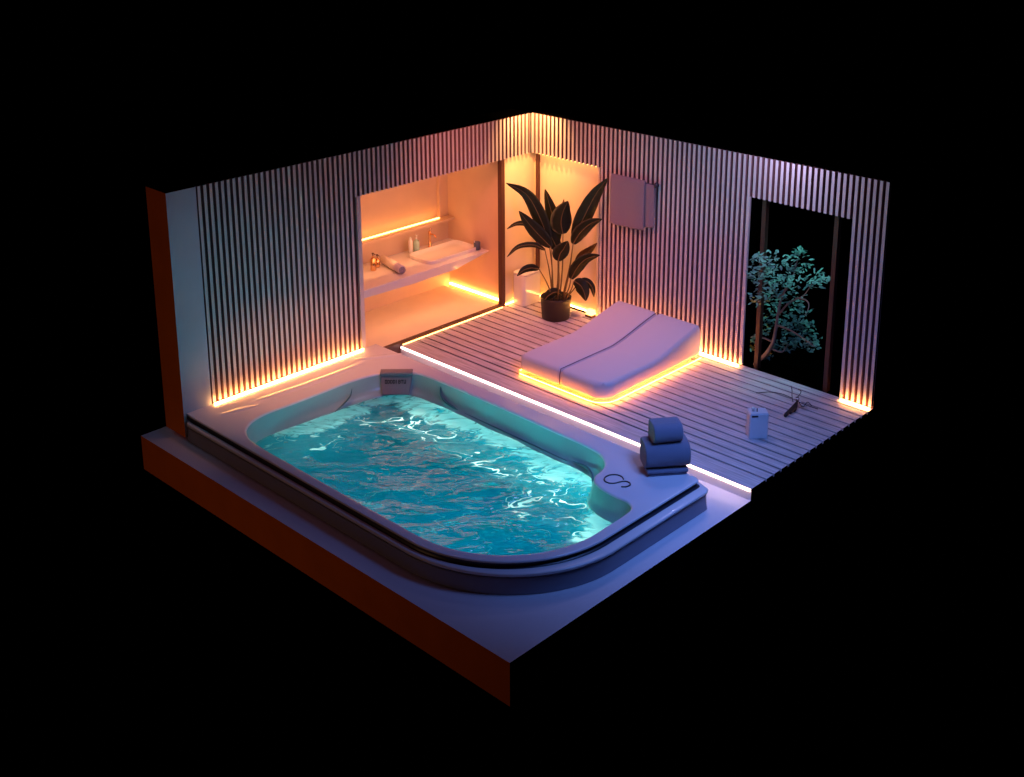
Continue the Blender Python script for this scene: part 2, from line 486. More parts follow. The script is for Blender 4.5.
for d, dw, z, it in ((.003, 0, ZR - .020, 0), (.012, .01, .08, 0), (.022, .03, .0, 4), (.03, .045, -.045, 8), (.035, .06, -.060, 10), (.04, .07, -.08, 14),
                     (.05, .09, -.12, 20), (0, .97, -.20, -1), (0, .94, -.30, -1), (0, .90, -.36, -1), (0, .84, -.45, -1), (0, .80, -.50, -1)):
    if it < 0:      # deep rings follow a softened outline of the basin
        cen = Vector((2.75, -4.35))
        cur = [bm.verts.new((cen.x + (q.x - cen.x) * dw, cen.y + (q.y - cen.y) * dw, z)) for q in DEEP]
    else: cur = [bm.verts.new(p) for p in shell_ring(d, dw, z, it)]
    if prev:
        for i in range(N): bm.faces.new((prev[i], prev[(i + 1) % N], cur[(i + 1) % N], cur[i]))
    prev = cur
es = [bm.edges.get((prev[i], prev[(i + 1) % N])) for i in range(N)]
r = bmesh.ops.triangle_fill(bm, edges=es, use_beauty=True)
for f in bm.faces:
    if f.calc_center_median().z < -.13: f.material_index = 1
bm.transform(tinv)
shell = link('basin', bm, [M['basin'], M['seat_blue']], tub, smooth=True)
shell['label'] = 'turquoise lit inner shell with moulded backrests'

# moulded creases of the backrests: their shade laid on the shell as thin dark tubes
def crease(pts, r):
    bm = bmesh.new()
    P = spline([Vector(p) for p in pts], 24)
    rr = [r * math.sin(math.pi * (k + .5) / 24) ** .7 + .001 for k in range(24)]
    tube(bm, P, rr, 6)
    bm.transform(tinv); return link('crease_shade', bm, M['crease'], tub, smooth=True)
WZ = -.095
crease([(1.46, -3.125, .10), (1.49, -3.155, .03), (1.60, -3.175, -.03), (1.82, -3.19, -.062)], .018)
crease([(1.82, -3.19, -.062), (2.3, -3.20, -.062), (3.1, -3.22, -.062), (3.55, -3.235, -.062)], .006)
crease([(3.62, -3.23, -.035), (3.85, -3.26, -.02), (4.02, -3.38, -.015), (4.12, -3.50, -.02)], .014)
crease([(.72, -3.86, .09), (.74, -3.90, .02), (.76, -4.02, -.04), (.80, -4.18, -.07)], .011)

# soft moulded marks on the rim at the left end
def ridge(c, L_, wd, ang, h, mt):
    bm = bmesh.new(); n = 20; k = 8; g = []
    for i in range(n + 1):
        row = []
        for j in range(k + 1):
            u = -1 + 2 * i / n; v = -1 + 2 * j / k
            ww = wd * math.sqrt(max(0, 1 - u * u)) + .0005
            hh = h * (1 - v * v) * (1 - u * u)
            x = u * L_; y = v * ww + .25 * L_ * (u * u) * .3
            row.append(bm.verts.new((c[0] + x * math.cos(ang) - y * math.sin(ang), c[1] + x * math.sin(ang) + y * math.cos(ang), ZR - .0015 + hh)))
        g.append(row)
    for i in range(n):
        for j in range(k): bm.faces.new((g[i][j], g[i + 1][j], g[i + 1][j + 1], g[i][j + 1]))
    bm.transform(tinv); return link('moulded_ridge', bm, mt, tub, smooth=True)
ridge((.36, -4.15, 0), .85, .07, math.radians(88), .016, M['acrylic'])
ridge((.34, -3.15, 0), .32, .06, math.radians(60), .018, M['acrylic'])
ridge((.36, -5.15, 0), .22, .05, math.radians(75), .016, M['acrylic'])

# emblem: ring running into an S on the rim
bm = bmesh.new()
e = [(4.470, -3.435), (4.425, -3.405), (4.36, -3.41), (4.315, -3.46), (4.31, -3.53), (4.35, -3.585), (4.41, -3.59), (4.455, -3.55), (4.475, -3.50), (4.505, -3.455), (4.55, -3.445), (4.585, -3.475), (4.58, -3.53), (4.545, -3.565)]
tube(bm, spline([(x, y, ZR + .004) for x, y in e], 70), .0075, 8)
bm.transform(tinv)
o = link('rim_emblem', bm, M['emblem'], tub, smooth=True); o['label'] = 'thin black looped emblem shaped like a ring and an S'

# headrest pad hung over the rim
padc = Vector((.845, -3.275, 0)); nd = Vector((.70, -.714, 0)).normalized(); td = Vector((.714, .70, 0)).normalized()
pe = empty('tub_headrest', (padc.x, padc.y, ZR), 'dark grey tapered headrest pad hung on the far corner of the tub', 'headrest')
def padpt(u, n, z): return td * u + nd * n + Vector((0, 0, z - ZR))
def prism(bm, prof, w0, w1, zt, zb, mi=0):
    """profile in (n,z), width tapering from w0 at zt to w1 at zb"""
    L0 = []; L1 = []
    for n, z in prof:
        t = (zt - z) / (zt - zb); t = max(0, min(1, t)); w = (w0 + (w1 - w0) * t) / 2
        L0.append(bm.verts.new(padpt(-w, n, z))); L1.append(bm.verts.new(padpt(w, n, z)))
    k = len(prof)
    for i in range(k):
        bm.faces.new((L0[i], L0[(i + 1) % k], L1[(i + 1) % k], L1[i]))
    bm.faces.new(L0); bm.faces.new(L1)
bm = bmesh.new()
prism(bm, [(.06, .135), (.080, .11), (.185, -.065), (.175, -.077), (.12, -.077), (.09, -.05), (.03, .10)], .385, .30, .135, -.14)
link('pad_body', bm, M['pad'], pe, bevel=.010, seg=3)
bm = bmesh.new()
prism(bm, [(-.035, ZR + .002), (-.035, ZR + .018), (-.02, ZR + .026), (.055, ZR + .026), (.078, ZR + .014), (.084, ZR - .018), (.06, ZR - .024), (.045, ZR + .002)], .385, .40, ZR + .03, ZR - .03)
link('top_roll', bm, M['pad'], pe, bevel=.007, seg=3)
# printed name band: seven dark worn characters, unreadable at this size, then a bar group
bm = bmesh.new()
def onface(u, z, off=.004):
    t = (.11 - z) / .175
    return padpt(u, .080 + .105 * t + off, z)
def glyph(u, w, z0, z1, kind):
    def bar(a, b, c, d):
        f = bm.faces.new([bm.verts.new(onface(*q)) for q in ((a, c), (b, c), (b, d), (a, d))])
        ex = bmesh.ops.extrude_face_region(bm, geom=[f])
        for v in ex['geom']:
            if isinstance(v, bmesh.types.BMVert): v.co -= nd * .005
    s = w * .32
    if kind == 'O':
        bar(u, u + s, z0, z1); bar(u + w - s, u + w, z0, z1); bar(u + s, u + w - s, z0, z0 + .009); bar(u + s, u + w - s, z1 - .009, z1)
    elif kind == 'D':
        bar(u, u + s, z0, z1); bar(u + w - s, u + w, z0 + .005, z1 - .005); bar(u + s, u + w - s, z0, z0 + .009); bar(u + s, u + w - s, z1 - .009, z1)
    elif kind == 'I': bar(u + w * .2, u + w * .8, z0, z1)
    elif kind == 'B':
        bar(u, u + s, z0, z1)
        for q in (0, .5, 1): bar(u + s, u + w * .9, z0 + (z1 - z0 - .008) * q, z0 + (z1 - z0 - .008) * q + .008)
        bar(u + w - s * .8, u + w, z0 + .006, z1 - .006)
    elif kind == 'T': bar(u, u + w, z1 - .010, z1); bar(u + w * .34, u + w * .66, z0, z1 - .010)
    elif kind == 'U': bar(u, u + s, z0, z1); bar(u + w - s, u + w, z0, z1); bar(u + s, u + w - s, z0, z0 + .009)
u = -.135
for ch in 'ODDDI BTU':
    if ch == ' ': u += .012; continue
    w = .028 if ch != 'I' else .016
    glyph(u, w, .048, .088, ch); u += w + .004
link('printed_lettering', bm, M['paddark'], pe)['label'] = 'row of small dark characters printed across the pad'

# ------------------------------------------------------------------ water
wm = bpy.data.materials.new('spa_water'); wm.use_nodes = True; nt = wm.node_tree
for n in list(nt.nodes): nt.nodes.remove(n)
def nn(t, **k):
    n = nt.nodes.new(t)
    for a, b in k.items(): setattr(n, a, b)
    return n
Lk = nt.links.new
tc = nn('ShaderNodeTexCoord'); mp = nn('ShaderNodeMapping'); mp.inputs['Scale'].default_value = (1.0, 1.0, 1)
mp.inputs['Rotation'].default_value = (0, 0, math.radians(-43)); Lk(tc.outputs['Object'], mp.inputs[0])
mp2 = nn('ShaderNodeMapping'); mp2.inputs['Scale'].default_value = (1.0, 1.7, 1); Lk(mp.outputs[0], mp2.inputs[0])
warp = nn('ShaderNodeTexNoise'); warp.inputs['Scale'].default_value = 1.6; warp.inputs['Detail'].default_value = 3; Lk(mp2.outputs[0], warp.inputs['Vector'])
add = nn('ShaderNodeVectorMath', operation='MULTIPLY_ADD'); add.inputs[1].default_value = (1.1, 1.1, 0)
Lk(warp.outputs['Color'], add.inputs[0]); Lk(mp2.outputs[0], add.inputs[2])
n1 = nn('ShaderNodeTexNoise'); n1.inputs['Scale'].default_value = 1.55; n1.inputs['Detail'].default_value = 2.2; n1.inputs['Roughness'].default_value = .45; Lk(add.outputs[0], n1.inputs['Vector'])
bp = nn('ShaderNodeBump'); bp.inputs['Strength'].default_value = 1; bp.inputs['Distance'].default_value = .13; Lk(n1.outputs[0], bp.inputs['Height'])
gl = nn('ShaderNodeBsdfGlossy'); gl.inputs['Roughness'].default_value = .015; gl.inputs['Color'].default_value = (1, 1, 1, 1); Lk(bp.outputs[0], gl.inputs['Normal'])
tr = nn('ShaderNodeBsdfTransparent'); tr.inputs[0].default_value = (.10, .64, .74, 1)
fr = nn('ShaderNodeFresnel'); fr.inputs['IOR'].default_value = 1.5; Lk(bp.outputs[0], fr.inputs['Normal'])
# aerated water: translucent pale turquoise swirls, densest by the jets along the back and the right end
tl = nn('ShaderNodeBsdfTranslucent'); tl.inputs['Color'].default_value = (.92, 1, .98, 1)
df = nn('ShaderNodeBsdfDiffuse'); df.inputs['Color'].default_value = (.55, .9, .88, 1)
ms = nn('ShaderNodeMixShader'); ms.inputs[0].default_value = .12; Lk(tl.outputs[0], ms.inputs[1]); Lk(df.outputs[0], ms.inputs[2])
at = nn('ShaderNodeAttribute'); at.attribute_name = 'aeration'
n2 = nn('ShaderNodeTexNoise'); n2.inputs['Scale'].default_value = 4.5; n2.inputs['Detail'].default_value = 6; n2.inputs['Roughness'].default_value = .55; n2.inputs['Distortion'].default_value = .6
Lk(add.outputs[0], n2.inputs['Vector'])
ad = nn('ShaderNodeMath', operation='ADD'); Lk(n2.outputs[0], ad.inputs[0]); Lk(at.outputs['Fac'], ad.inputs[1])
mr = nn('ShaderNodeMapRange'); mr.inputs['From Min'].default_value = .90; mr.inputs['From Max'].default_value = 1.14; mr.interpolation_type = 'SMOOTHSTEP'; Lk(ad.outputs[0], mr.inputs['Value'])
n3 = nn('ShaderNodeMapRange'); n3.inputs['From Min'].default_value = .40; n3.inputs['From Max'].default_value = .8; n3.inputs['To Max'].default_value = .05; Lk(n2.outputs[0], n3.inputs['Value'])
mx = nn('ShaderNodeMath', operation='MAXIMUM'); Lk(mr.outputs[0], mx.inputs[0]); Lk(n3.outputs[0], mx.inputs[1])
# thin pale threads painted in for the glints on the ripples
n4 = nn('ShaderNodeTexNoise'); n4.inputs['Scale'].default_value = 1.9; n4.inputs['Detail'].default_value = 1.5; n4.inputs['Distortion'].default_value = 1.2; Lk(add.outputs[0], n4.inputs['Vector'])
s1 = nn('ShaderNodeMath', operation='SUBTRACT'); Lk(n4.outputs[0], s1.inputs[0]); s1.inputs[1].default_value = .5
s2 = nn('ShaderNodeMath', operation='ABSOLUTE'); Lk(s1.outputs[0], s2.inputs[0])
s3 = nn('ShaderNodeMapRange', interpolation_type='SMOOTHSTEP'); s3.inputs['From Min'].default_value = .020; s3.inputs['From Max'].default_value = .006; Lk(s2.outputs[0], s3.inputs['Value'])
n5 = nn('ShaderNodeTexNoise'); n5.inputs['Scale'].default_value = 2.6; n5.inputs['Detail'].default_value = 2; Lk(mp2.outputs[0], n5.inputs['Vector'])
s4 = nn('ShaderNodeMapRange'); s4.inputs['From Min'].default_value = .42; s4.inputs['From Max'].default_value = .54; s4.inputs['To Max'].default_value = .85; Lk(n5.outputs[0], s4.inputs['Value'])
s5 = nn('ShaderNodeMath', operation='MULTIPLY'); Lk(s3.outputs[0], s5.inputs[0]); Lk(s4.outputs[0], s5.inputs[1])
mx0 = nn('ShaderNodeMath', operation='MAXIMUM'); Lk(mx.outputs[0], mx0.inputs[0]); Lk(s5.outputs[0], mx0.inputs[1])
m1 = nn('ShaderNodeMixShader'); Lk(mx0.outputs[0], m1.inputs[0]); Lk(tr.outputs[0], m1.inputs[1]); Lk(ms.outputs[0], m1.inputs[2])
m2 = nn('ShaderNodeMixShader'); Lk(fr.outputs[0], m2.inputs[0]); Lk(m1.outputs[0], m2.inputs[1]); Lk(gl.outputs[0], m2.inputs[2])
om = nn('ShaderNodeOutputMaterial'); Lk(m2.outputs[0], om.inputs[0])

def vnoise(x, y, s=0):
    return (math.sin(x * 2.1 + 1.7 * math.sin(y * 1.3 + s)) + math.sin(y * 2.7 + 1.3 * math.sin(x * 1.9 + 2 * s)) + .5 * math.sin((x + y) * 4.3 + s)) / 2.5
bm = bmesh.new(); uvl = []
GX, GY = 260, 150
wr = shell_ring(.030, .055, 0, 12)
poly = [(p.x, p.y) for p in wr]
def inside(x, y):
    c = False; j = len(poly) - 1
    for i in range(len(poly)):
        xi, yi = poly[i]; xj, yj = poly[j]
        if (yi > y) != (yj > y) and x < (xj - xi) * (y - yi) / (yj - yi) + xi: c = not c
        j = i
    return c
def edged(x, y):
    return min((x - a) ** 2 + (y - b) ** 2 for a, b in poly[::4]) ** .5
x0, x1, y0, y1 = .62, 4.92, -5.52, -3.08
grid = {}
aer = []
for i in range(GX + 1):
    for j in range(GY + 1):
        x = x0 + (x1 - x0) * i / GX; y = y0 + (y1 - y0) * j / GY
        ins = inside(x, y)
        if not ins and edged(x, y) > .03: continue
        e = edged(x, y) if ins else 0
        damp = min(1, e / .10)
        ua = .727 * x + .687 * y; ub = -.687 * x + .727 * y
        h = .010 * vnoise(ua * 1.6 + 2, ub * 2.6) + .006 * vnoise(ua * 3.5, ub * 6, 1.3) + .0015 * vnoise(ua * 8, ub * 13, 2.1)
        v = bm.verts.new((x, y, WZ + h * (.25 + .75 * damp))); grid[i, j] = v
        # aeration strongest near back edge, left end and right end
        back = math.exp(-(max(0, -3.34 - y + .06 * math.sin(x * 3)) / .33) ** 2)
        right = math.exp(-(max(0, 4.60 - x + .08 * math.sin(y * 4)) / .32) ** 2) * (1 if y < -3.6 else .6)
        left = math.exp(-(max(0, x - .92) / .24) ** 2) * min(1, max(0, (y + 5.35) / .5))
        front = .22 * math.exp(-((y + 5.45) / .25) ** 2)
        aer.append(max(back, right, left, front) * .62)
for (i, j), v in grid.items():
    q = [grid.get(k) for k in ((i, j), (i + 1, j), (i + 1, j + 1), (i, j + 1))]
    if all(q): bm.faces.new(q)
me_inv = tinv
bm.verts.index_update()
wo = link('pool_water', bm, wm, None, smooth=True, up=True)
atr = wo.data.attributes.new('aeration', 'FLOAT', 'POINT')
for k, a in enumerate(aer): atr.data[k].value = a
tag(wo, 'rippling glowing turquoise water filling the tub', 'water', kind='stuff')

# unseen panels added for the underwater glow of the tub
def lampring(x, y, nx, ny, z=-.18):
    bm = bmesh.new(); lathe(bm, [(.0, .0), (.035, .0), (.038, .01), (.0, .012)][1:3], n=16)
    q = Vector((nx, ny, 0)).to_track_quat('Z', 'Y').to_matrix().to_4x4()
    bm.transform(Matrix.Translation((x, y, z)) @ q); bm.transform(tinv)
    return link('pool_lamp', bm, M['poollamp'], tub)
def area(name, loc, target, e, col, sx, sy=None, spread=180):
    ld = bpy.data.lights.new(name, 'AREA'); ld.energy = e; ld.color = col
    ld.shape = 'RECTANGLE'; ld.size = sx; ld.size_y = sy or sx; ld.spread = math.radians(spread)
    o = bpy.data.objects.new(name, ld); COL.objects.link(o); o.location = loc
    d = Vector(target) - Vector(loc); o.rotation_euler = d.to_track_quat('-Z', 'Y').to_euler(); return o
def spot(name, loc, target, e, col, ang, blend=.8, r=.05):
    ld = bpy.data.lights.new(name, 'SPOT'); ld.energy = e; ld.color = col; ld.spot_size = math.radians(ang); ld.spot_blend = blend; ld.shadow_soft_size = r
    o = bpy.data.objects.new(name, ld); COL.objects.link(o); o.location = loc
    d = Vector(target) - Vector(loc); o.rotation_euler = d.to_track_quat('-Z', 'Y').to_euler(); return o
def point(name, loc, e, col, r=.05):
    ld = bpy.data.lights.new(name, 'POINT'); ld.energy = e; ld.color = col; ld.shadow_soft_size = r
    o = bpy.data.objects.new(name, ld); COL.objects.link(o); o.location = loc; return o
TEAL = (.11, .95, .72)
def panel(name, loc, d, e, col, sx, sy):
    o = area(name, loc, Vector(loc) + Vector(d), e, col, sx, sy); return o
panel('tub_glow_panel', (2.55, -4.45, -.15), (0, 0, -1), 5, (.10, .80, .90), 2.9, 1.2)
panel('tub_glow_panel', (3.2, -5.05, -.15), (0, 0, -1), 6, (.08, .85, .90), 2.0, .4)
for loc, d, e, sx in (((2.72, -3.98, -.27), (0, 1, .75), 12, 2.9), ((1.45, -4.5, -.27), (-1, 0, .75), 2, 1.2), ((4.15, -4.3, -.27), (-.1, 1, .8), 3.5, .9)):
    o = panel('tub_glow_panel', loc, d, e, (.46, 1, .84), sx, .10); o.data.spread = math.radians(95 if sx > 1 else 160)

# ------------------------------------------------------------------ daybed
bx0, bx1, by0, by1 = 1.73, 3.08, -2.08, -.16
bed = empty('daybed', ((bx0 + bx1) / 2, (by0 + by1) / 2, 0), 'low lavender double daybed with raised head end and amber glow beneath', 'daybed')
binv = Matrix.Translation((-(bx0 + bx1) / 2, -(by0 + by1) / 2, 0))
def topz(y):
    t = (y + 1.12) / .95
    if t <= 0: return .27
    t = min(t, 1); return .27 + .19 * (t * t * (3 - 2 * t) * .45 + t * .55) if t > .0 else .27
def mattress(xa, xb, ra, rb):
    """half of the mattress: rounded outline in plan, rounded edges, top following the raised head"""
    outl = []
    def cr(cx, cy, r, a0, a1, n=8):
        for k in range(n + 1):
            a = math.radians(a0 + (a1 - a0) * k / n); outl.append((cx + r * math.cos(a), cy + r * math.sin(a)))
    cr(xa + ra, by0 + ra, ra, 180, 270); cr(xb - rb, by0 + rb, rb, 270, 360)
    for k in range(1, 24): outl.append((xb, by0 + rb + (by1 - by0 - rb - .05) * k / 24))
    cr(xb - .05, by1 - .05, .05, 0, 90, 6); cr(xa + .05, by1 - .05, .05, 90, 180, 6)
    for k in range(1, 24): outl.append((xa, by1 - .05 - (by1 - by0 - ra - .05) * k / 24))
    bm = bmesh.new(); nr = nrm(outl); prev = None
    for d, f in ((.03, -2), (.008, -1), (0, .10), (0, .45), (0, .72), (.006, .84), (.020, .94), (.045, 1.0)):
        cur = []
        for (x, y), q in zip(outl, nr):
            px, py = x - q.x * d, y - q.y * d
            zb = .07
            z = .062 if f == -2 else (.066 if f == -1 else zb + (topz(py) - zb) * f)
            cur.append(bm.verts.new((px, py, z)))
        if prev:
            for i in range(len(outl)): bm.faces.new((prev[i], prev[(i + 1) % len(outl)], cur[(i + 1) % len(outl)], cur[i]))
        else: bm.faces.new(cur)
        prev = cur
    # top grid by fanning rows inwards: strips across X
    n = len(outl)
    es = [bm.edges.get((prev[i], prev[(i + 1) % n])) for i in range(n)]
    bmesh.ops.triangle_fill(bm, edges=es, use_beauty=True)
    # cut the top into rows so that it follows the curve
    for k in range(26):
        yy = by0 + .1 + (by1 - by0 - .12) * k / 26
        g = [f for f in bm.faces if f.calc_center_median().z > .2]
        ge = set(e for f in g for e in f.edges); gv = set(v for f in g for v in f.verts)
        bmesh.ops.bisect_plane(bm, geom=list(gv) + list(ge) + g, plane_co=(0, yy, 0), plane_no=(0, 1, 0))
    for v in bm.verts:
        if v.co.z > .269: v.co.z = max(topz(v.co.y), v.co.z) if False else v.co.z
    top = [v for v in bm.verts if v.co.z > .2 and all(v.co.x > xa + .046 and v.co.x < xb - .046 for _ in (0,))]
    for v in top:
        if v.co.y > by0 + .046 and v.co.y < by1 - .046: v.co.z = topz(v.co.y)
    bm.transform(binv)
    return bm
xm = (bx0 + bx1) / 2
o = link('mattress', mattress(bx0, xm - .001, .07, .05), M['fabric'], bed, smooth=True); o.modifiers.new('wn', 'WEIGHTED_NORMAL')
o = link('mattress', mattress(xm + .001, bx1, .05, .20), M['fabric'], bed, smooth=True); o.modifiers.new('wn', 'WEIGHTED_NORMAL')
bm = bmesh.new(); P = [(xm, by0 - .001, .08), (xm, by0 - .001, .2)] + [(xm, by0 + .02 + (by1 - by0 - .03) * k / 30, topz(by0 + .02 + (by1 - by0 - .03) * k / 30) + .001) for k in range(31)]
tube(bm, P, .0055, 6); bm.transform(binv)
link('seam_piping', bm, M['seam'], bed, smooth=True)
bm = bmesh.new(); prev = None
for z in (.0, .0625):
    cur = [bm.verts.new((x, y, z)) for x, y in rrect((bx0 + bx1) / 2, (by0 + by1) / 2, (bx1 - bx0) / 2 - .04, (by1 - by0) / 2 - .04, .17)]
    if prev:
        for i in range(len(cur)): bm.faces.new((prev[i], prev[(i + 1) % len(cur)], cur[(i + 1) % len(cur)], cur[i]))
    else: bm.faces.new(cur)
    prev = cur
bm.faces.new(prev); bm.transform(binv)
link('plinth', bm, M['bedbase'], bed)
def ledp(x0, x1, y0, y1):
    bm = bmesh.new(); box(bm, x0, x1, y0, y1, .022, .034); bm.transform(binv); return link('light_strip', bm, M['led_bed'], bed)
ledp(bx0 + .04, bx1 - .20, by0 - .028, by0 - .018)
ledp(bx1 + .018, bx1 + .028, by0 + .20, by1 - .03)
ledp(bx0 - .028, bx0 - .018, by0 + .05, by1 - .03)
bm = bmesh.new(); tube(bm, [(bx1 - .20 + .223 * math.sin(a), by0 + .20 - .223 * math.cos(a), .03) for a in [math.pi / 2 * k / 8 for k in range(9)]], .006, 6)
bm.transform(binv); link('light_strip', bm, M['led_bed'], bed)

# ------------------------------------------------------------------ towels on the tub corner
axt = Vector((.63, .777, 0)).normalized()      # long direction of the towels
dxt = Vector((-axt.y, axt.x, 0))               # towards the deck (away from the camera)
def folded(name, c, ln, dp, hh, mt, layers, label, cat, group=None, tilt=0, roll=False):
    r = empty(name, c, label, cat, group, rz=math.atan2(axt.y, axt.x) + tilt)
    zz = 0
    for k in range(layers):
        h = hh[k]; bm = bmesh.new(); prof = []
        d = dp[k]; n = 20
        for a in range(n + 1):      # rounded towards the camera (-y local), softer at the back
            an = math.radians(-90 - 180 * a / n); prof.append((-d / 2 + h * .5 * abs(math.cos(an)) * -1 + h * .5, h / 2 + h / 2 * math.sin(an)))
        prof += [(d / 2 - .02, h), (d / 2, h - .02), (d / 2 + .002, .02), (d / 2 - .02, 0)]
        secs = []
        l = ln[k]
        for i, (u, s) in enumerate(((-l / 2, .93), (-l / 2 + .008, .985), (-l / 2 + .03, 1), (0, 1.01), (l / 2 - .03, 1), (l / 2 - .008, .985), (l / 2, .93))):
            secs.append([bm.verts.new((u, y * s, zz + (z - h / 2) * s + h / 2)) for y, z in prof])
        for a_, b_ in zip(secs, secs[1:]):
            for i in range(len(prof)): bm.faces.new((a_[i], a_[(i + 1) % len(prof)], b_[(i + 1) % len(prof)], b_[i]))
        bm.faces.new(secs[0]); bm.faces.new(secs[-1])
        link('folded_layer', bm, mt, r, smooth=True, bevel=0).modifiers.new('wn', 'WEIGHTED_NORMAL')
        zz += h
    return zz
tc0 = Vector((4.735, -3.065, ZR)) + dxt * .11
hz = folded('bath_towel', (tc0.x, tc0.y, ZR + .002), [.40, .42, .46], [.24, .27, .29], [.030, .034, .26], M['towel_grey'], 3, 'thick folded grey towel at the tub corner, under the small roll', 'towel')
t2 = tc0 + Vector((.0, .0, hz + .004))
folded('hand_towel', t2 - axt * .0 + dxt * .01, [.30], [.24], [.20], M['towel_grey'], 1, 'smaller grey rolled towel resting on the thick folded towel', 'towel', tilt=.05)

# ------------------------------------------------------------------ towel on the wall rail
wt = empty('hanging_towel', (1.84, -.06, 2.08), 'mauve towel hung over a rail on the back slatted wall', 'towel')
def sheet(xa, xb, za, zb, yb, amp, thick, ph):
    bm = bmesh.new(); NX, NZ = 40, 24; F = []; B = []
    for i in range(NX + 1):
        f_ = []; b_ = []
        for j in range(NZ + 1):
            u = i / NX; v = j / NZ
            x = xa + (xb - xa) * u; z = za + (zb - za) * v
            zz = z - (.02 * math.sin(u * 3 + ph) * v)
            y = yb - amp * v * math.sin(u * 9 + ph) - (.018 * math.exp(-((v) / .04) ** 2) if False else 0)
            if v < .06: y = yb + (.02 * (1 - v / .06)); 
            f_.append(bm.verts.new((x - 1.84, y + .06, zz - 2.08))); b_.append(bm.verts.new((x - 1.84, y + .06 + thick, zz - 2.08)))
        F.append(f_); B.append(b_)
    for i in range(NX):
        for j in range(NZ):
            bm.faces.new((F[i][j], F[i + 1][j], F[i + 1][j + 1], F[i][j + 1])); bm.faces.new((B[i][j], B[i][j + 1], B[i + 1][j + 1], B[i + 1][j]))
    for j in range(NZ):
        for i in (0, NX):
            bm.faces.new((F[i][j], F[i][j + 1], B[i][j + 1], B[i][j]))
    for i in range(NX):
        for j in (0, NZ):
            bm.faces.new((F[i][j], F[i + 1][j], B[i + 1][j], B[i][j]))
    return bm
link('cloth_panel', sheet(1.50, 2.06, 2.12, 1.46, -.095, .012, .014, .4), M['towel_wall'], wt, smooth=True)
link('cloth_fold', sheet(1.98, 2.20, 2.09, 1.50, -.075, .010, .014, 1.7), M['towel_wall'], wt, smooth=True)
rl = empty('towel_rail', (1.86, -.05, 2.085), 'dark towel rail with a round black end knob on the slatted wall', 'towel rail')
bm = bmesh.new(); tube(bm, [(-.33, .0, 0), (.33, 0, 0)], .009, 10); link('rail', bm, M['shade_and_dark_trim'], rl, smooth=True)
for s in (-.31, .31):
    bm = bmesh.new(); tube(bm, [(s, .0, 0), (s, .049, 0)], .010, 10); link('bracket', bm, M['shade_and_dark_trim'], rl, smooth=True)
bm = bmesh.new(); tube(bm, [(.33, 0, 0), (.34, 0, 0), (.37, 0, 0), (.385, 0, 0)], [.02, .038, .038, .025], 16)
link('end_knob', bm, M['shade_and_dark_trim'], rl, smooth=True)

# ------------------------------------------------------------------ bathroom fittings
ct = empty('washbasin_counter', (-.8, -1.75, .61), 'long white wall-hung washbasin counter with tapered underside', 'counter')
cinv = Matrix.Translation((.8, 1.75, -.61))
bm = bmesh.new()
prof = [(-3.05, .64), (-3.05, .74), (-.502, .74), (-.502, .722), (-1.15, .615), (-1.9, .61)]
A = [bm.verts.new((-.36, y, z)) for y, z in prof]; B = [bm.verts.new((-1.198, y, z)) for y, z in prof]
for i in range(len(prof)): bm.faces.new((A[i], A[(i + 1) % len(prof)], B[(i + 1) % len(prof)], B[i]))
bm.faces.new(A); bm.faces.new(B); bm.transform(cinv)
link('worktop', bm, M['ceramic'], ct, bevel=.006)
# low rounded basin bowl
bm = bmesh.new(); prev = None
for s, z in ((.0, .741), (.0, .785), (.006, .792), (.018, .792), (.026, .785), (.05, .76), (.10, .75)):
    cur = [bm.verts.new((x, y, z)) for x, y in rrect(-.72, -1.05, .25 - s, .47 - s, max(.10 - s, .02))]
    if prev:
        for i in range(len(cur)): bm.faces.new((prev[i], prev[(i + 1) % len(cur)], cur[(i + 1) % len(cur)], cur[i]))
    prev = cur
bm.faces.new(prev); bm.transform(cinv); link('basin_bowl', bm, M['ceramic'], ct, smooth=True)
# tap
f = empty('basin_tap', (-1.06, -.99, .742), 'tall chrome and gold tap behind the washbasin', 'tap')
bm = bmesh.new(); lathe(bm, [(.03, 0), (.03, .012), (.018, .02), (.018, .20), (.022, .205), (.022, .235), (.0001, .245)], n=16); link('tap_body', bm, M['gold'], f, smooth=True)
bm = bmesh.new(); tube(bm, spline([(0, 0, .19), (.05, 0, .205), (.11, 0, .20), (.135, 0, .17)], 12), .011, 10); link('spout', bm, M['gold'], f, smooth=True)
bm = bmesh.new(); tube(bm, [(0, 0, .24), (.0, .0, .265), (.02, .03, .285)], .007, 8); link('lever', bm, M['gold'], f, smooth=True)
# soap bottle
f = empty('soap_bottle', (-1.03, -1.27, .742), 'pale sea-green soap bottle standing left of the tap', 'bottle')
bm = bmesh.new(); lathe(bm, [(.040, 0), (.044, .008), (.044, .15), (.036, .17), (.016, .18), (.016, .195)], n=20); link('bottle_body', bm, M['glassy'], f, smooth=True)
bm = bmesh.new(); lathe(bm, [(.017, .195), (.017, .215), (.006, .217), (.006, .245), (.012, .248), (.012, .256)], n=12); tube(bm, [(0, 0, .25), (.045, -.01, .247)], .005, 6)
link('pump', bm, M['ceramic'], f, smooth=True)
f = empty('ceramic_bottle', (-1.05, -1.36, .742), 'slim white ceramic bottle beside the sea-green soap bottle', 'bottle')
bm = bmesh.new(); lathe(bm, [(.028, 0), (.030, .01), (.030, .19), (.018, .21), (.014, .235), (.018, .24)], n=16); link('bottle_body', bm, M['ceramic'], f, smooth=True)
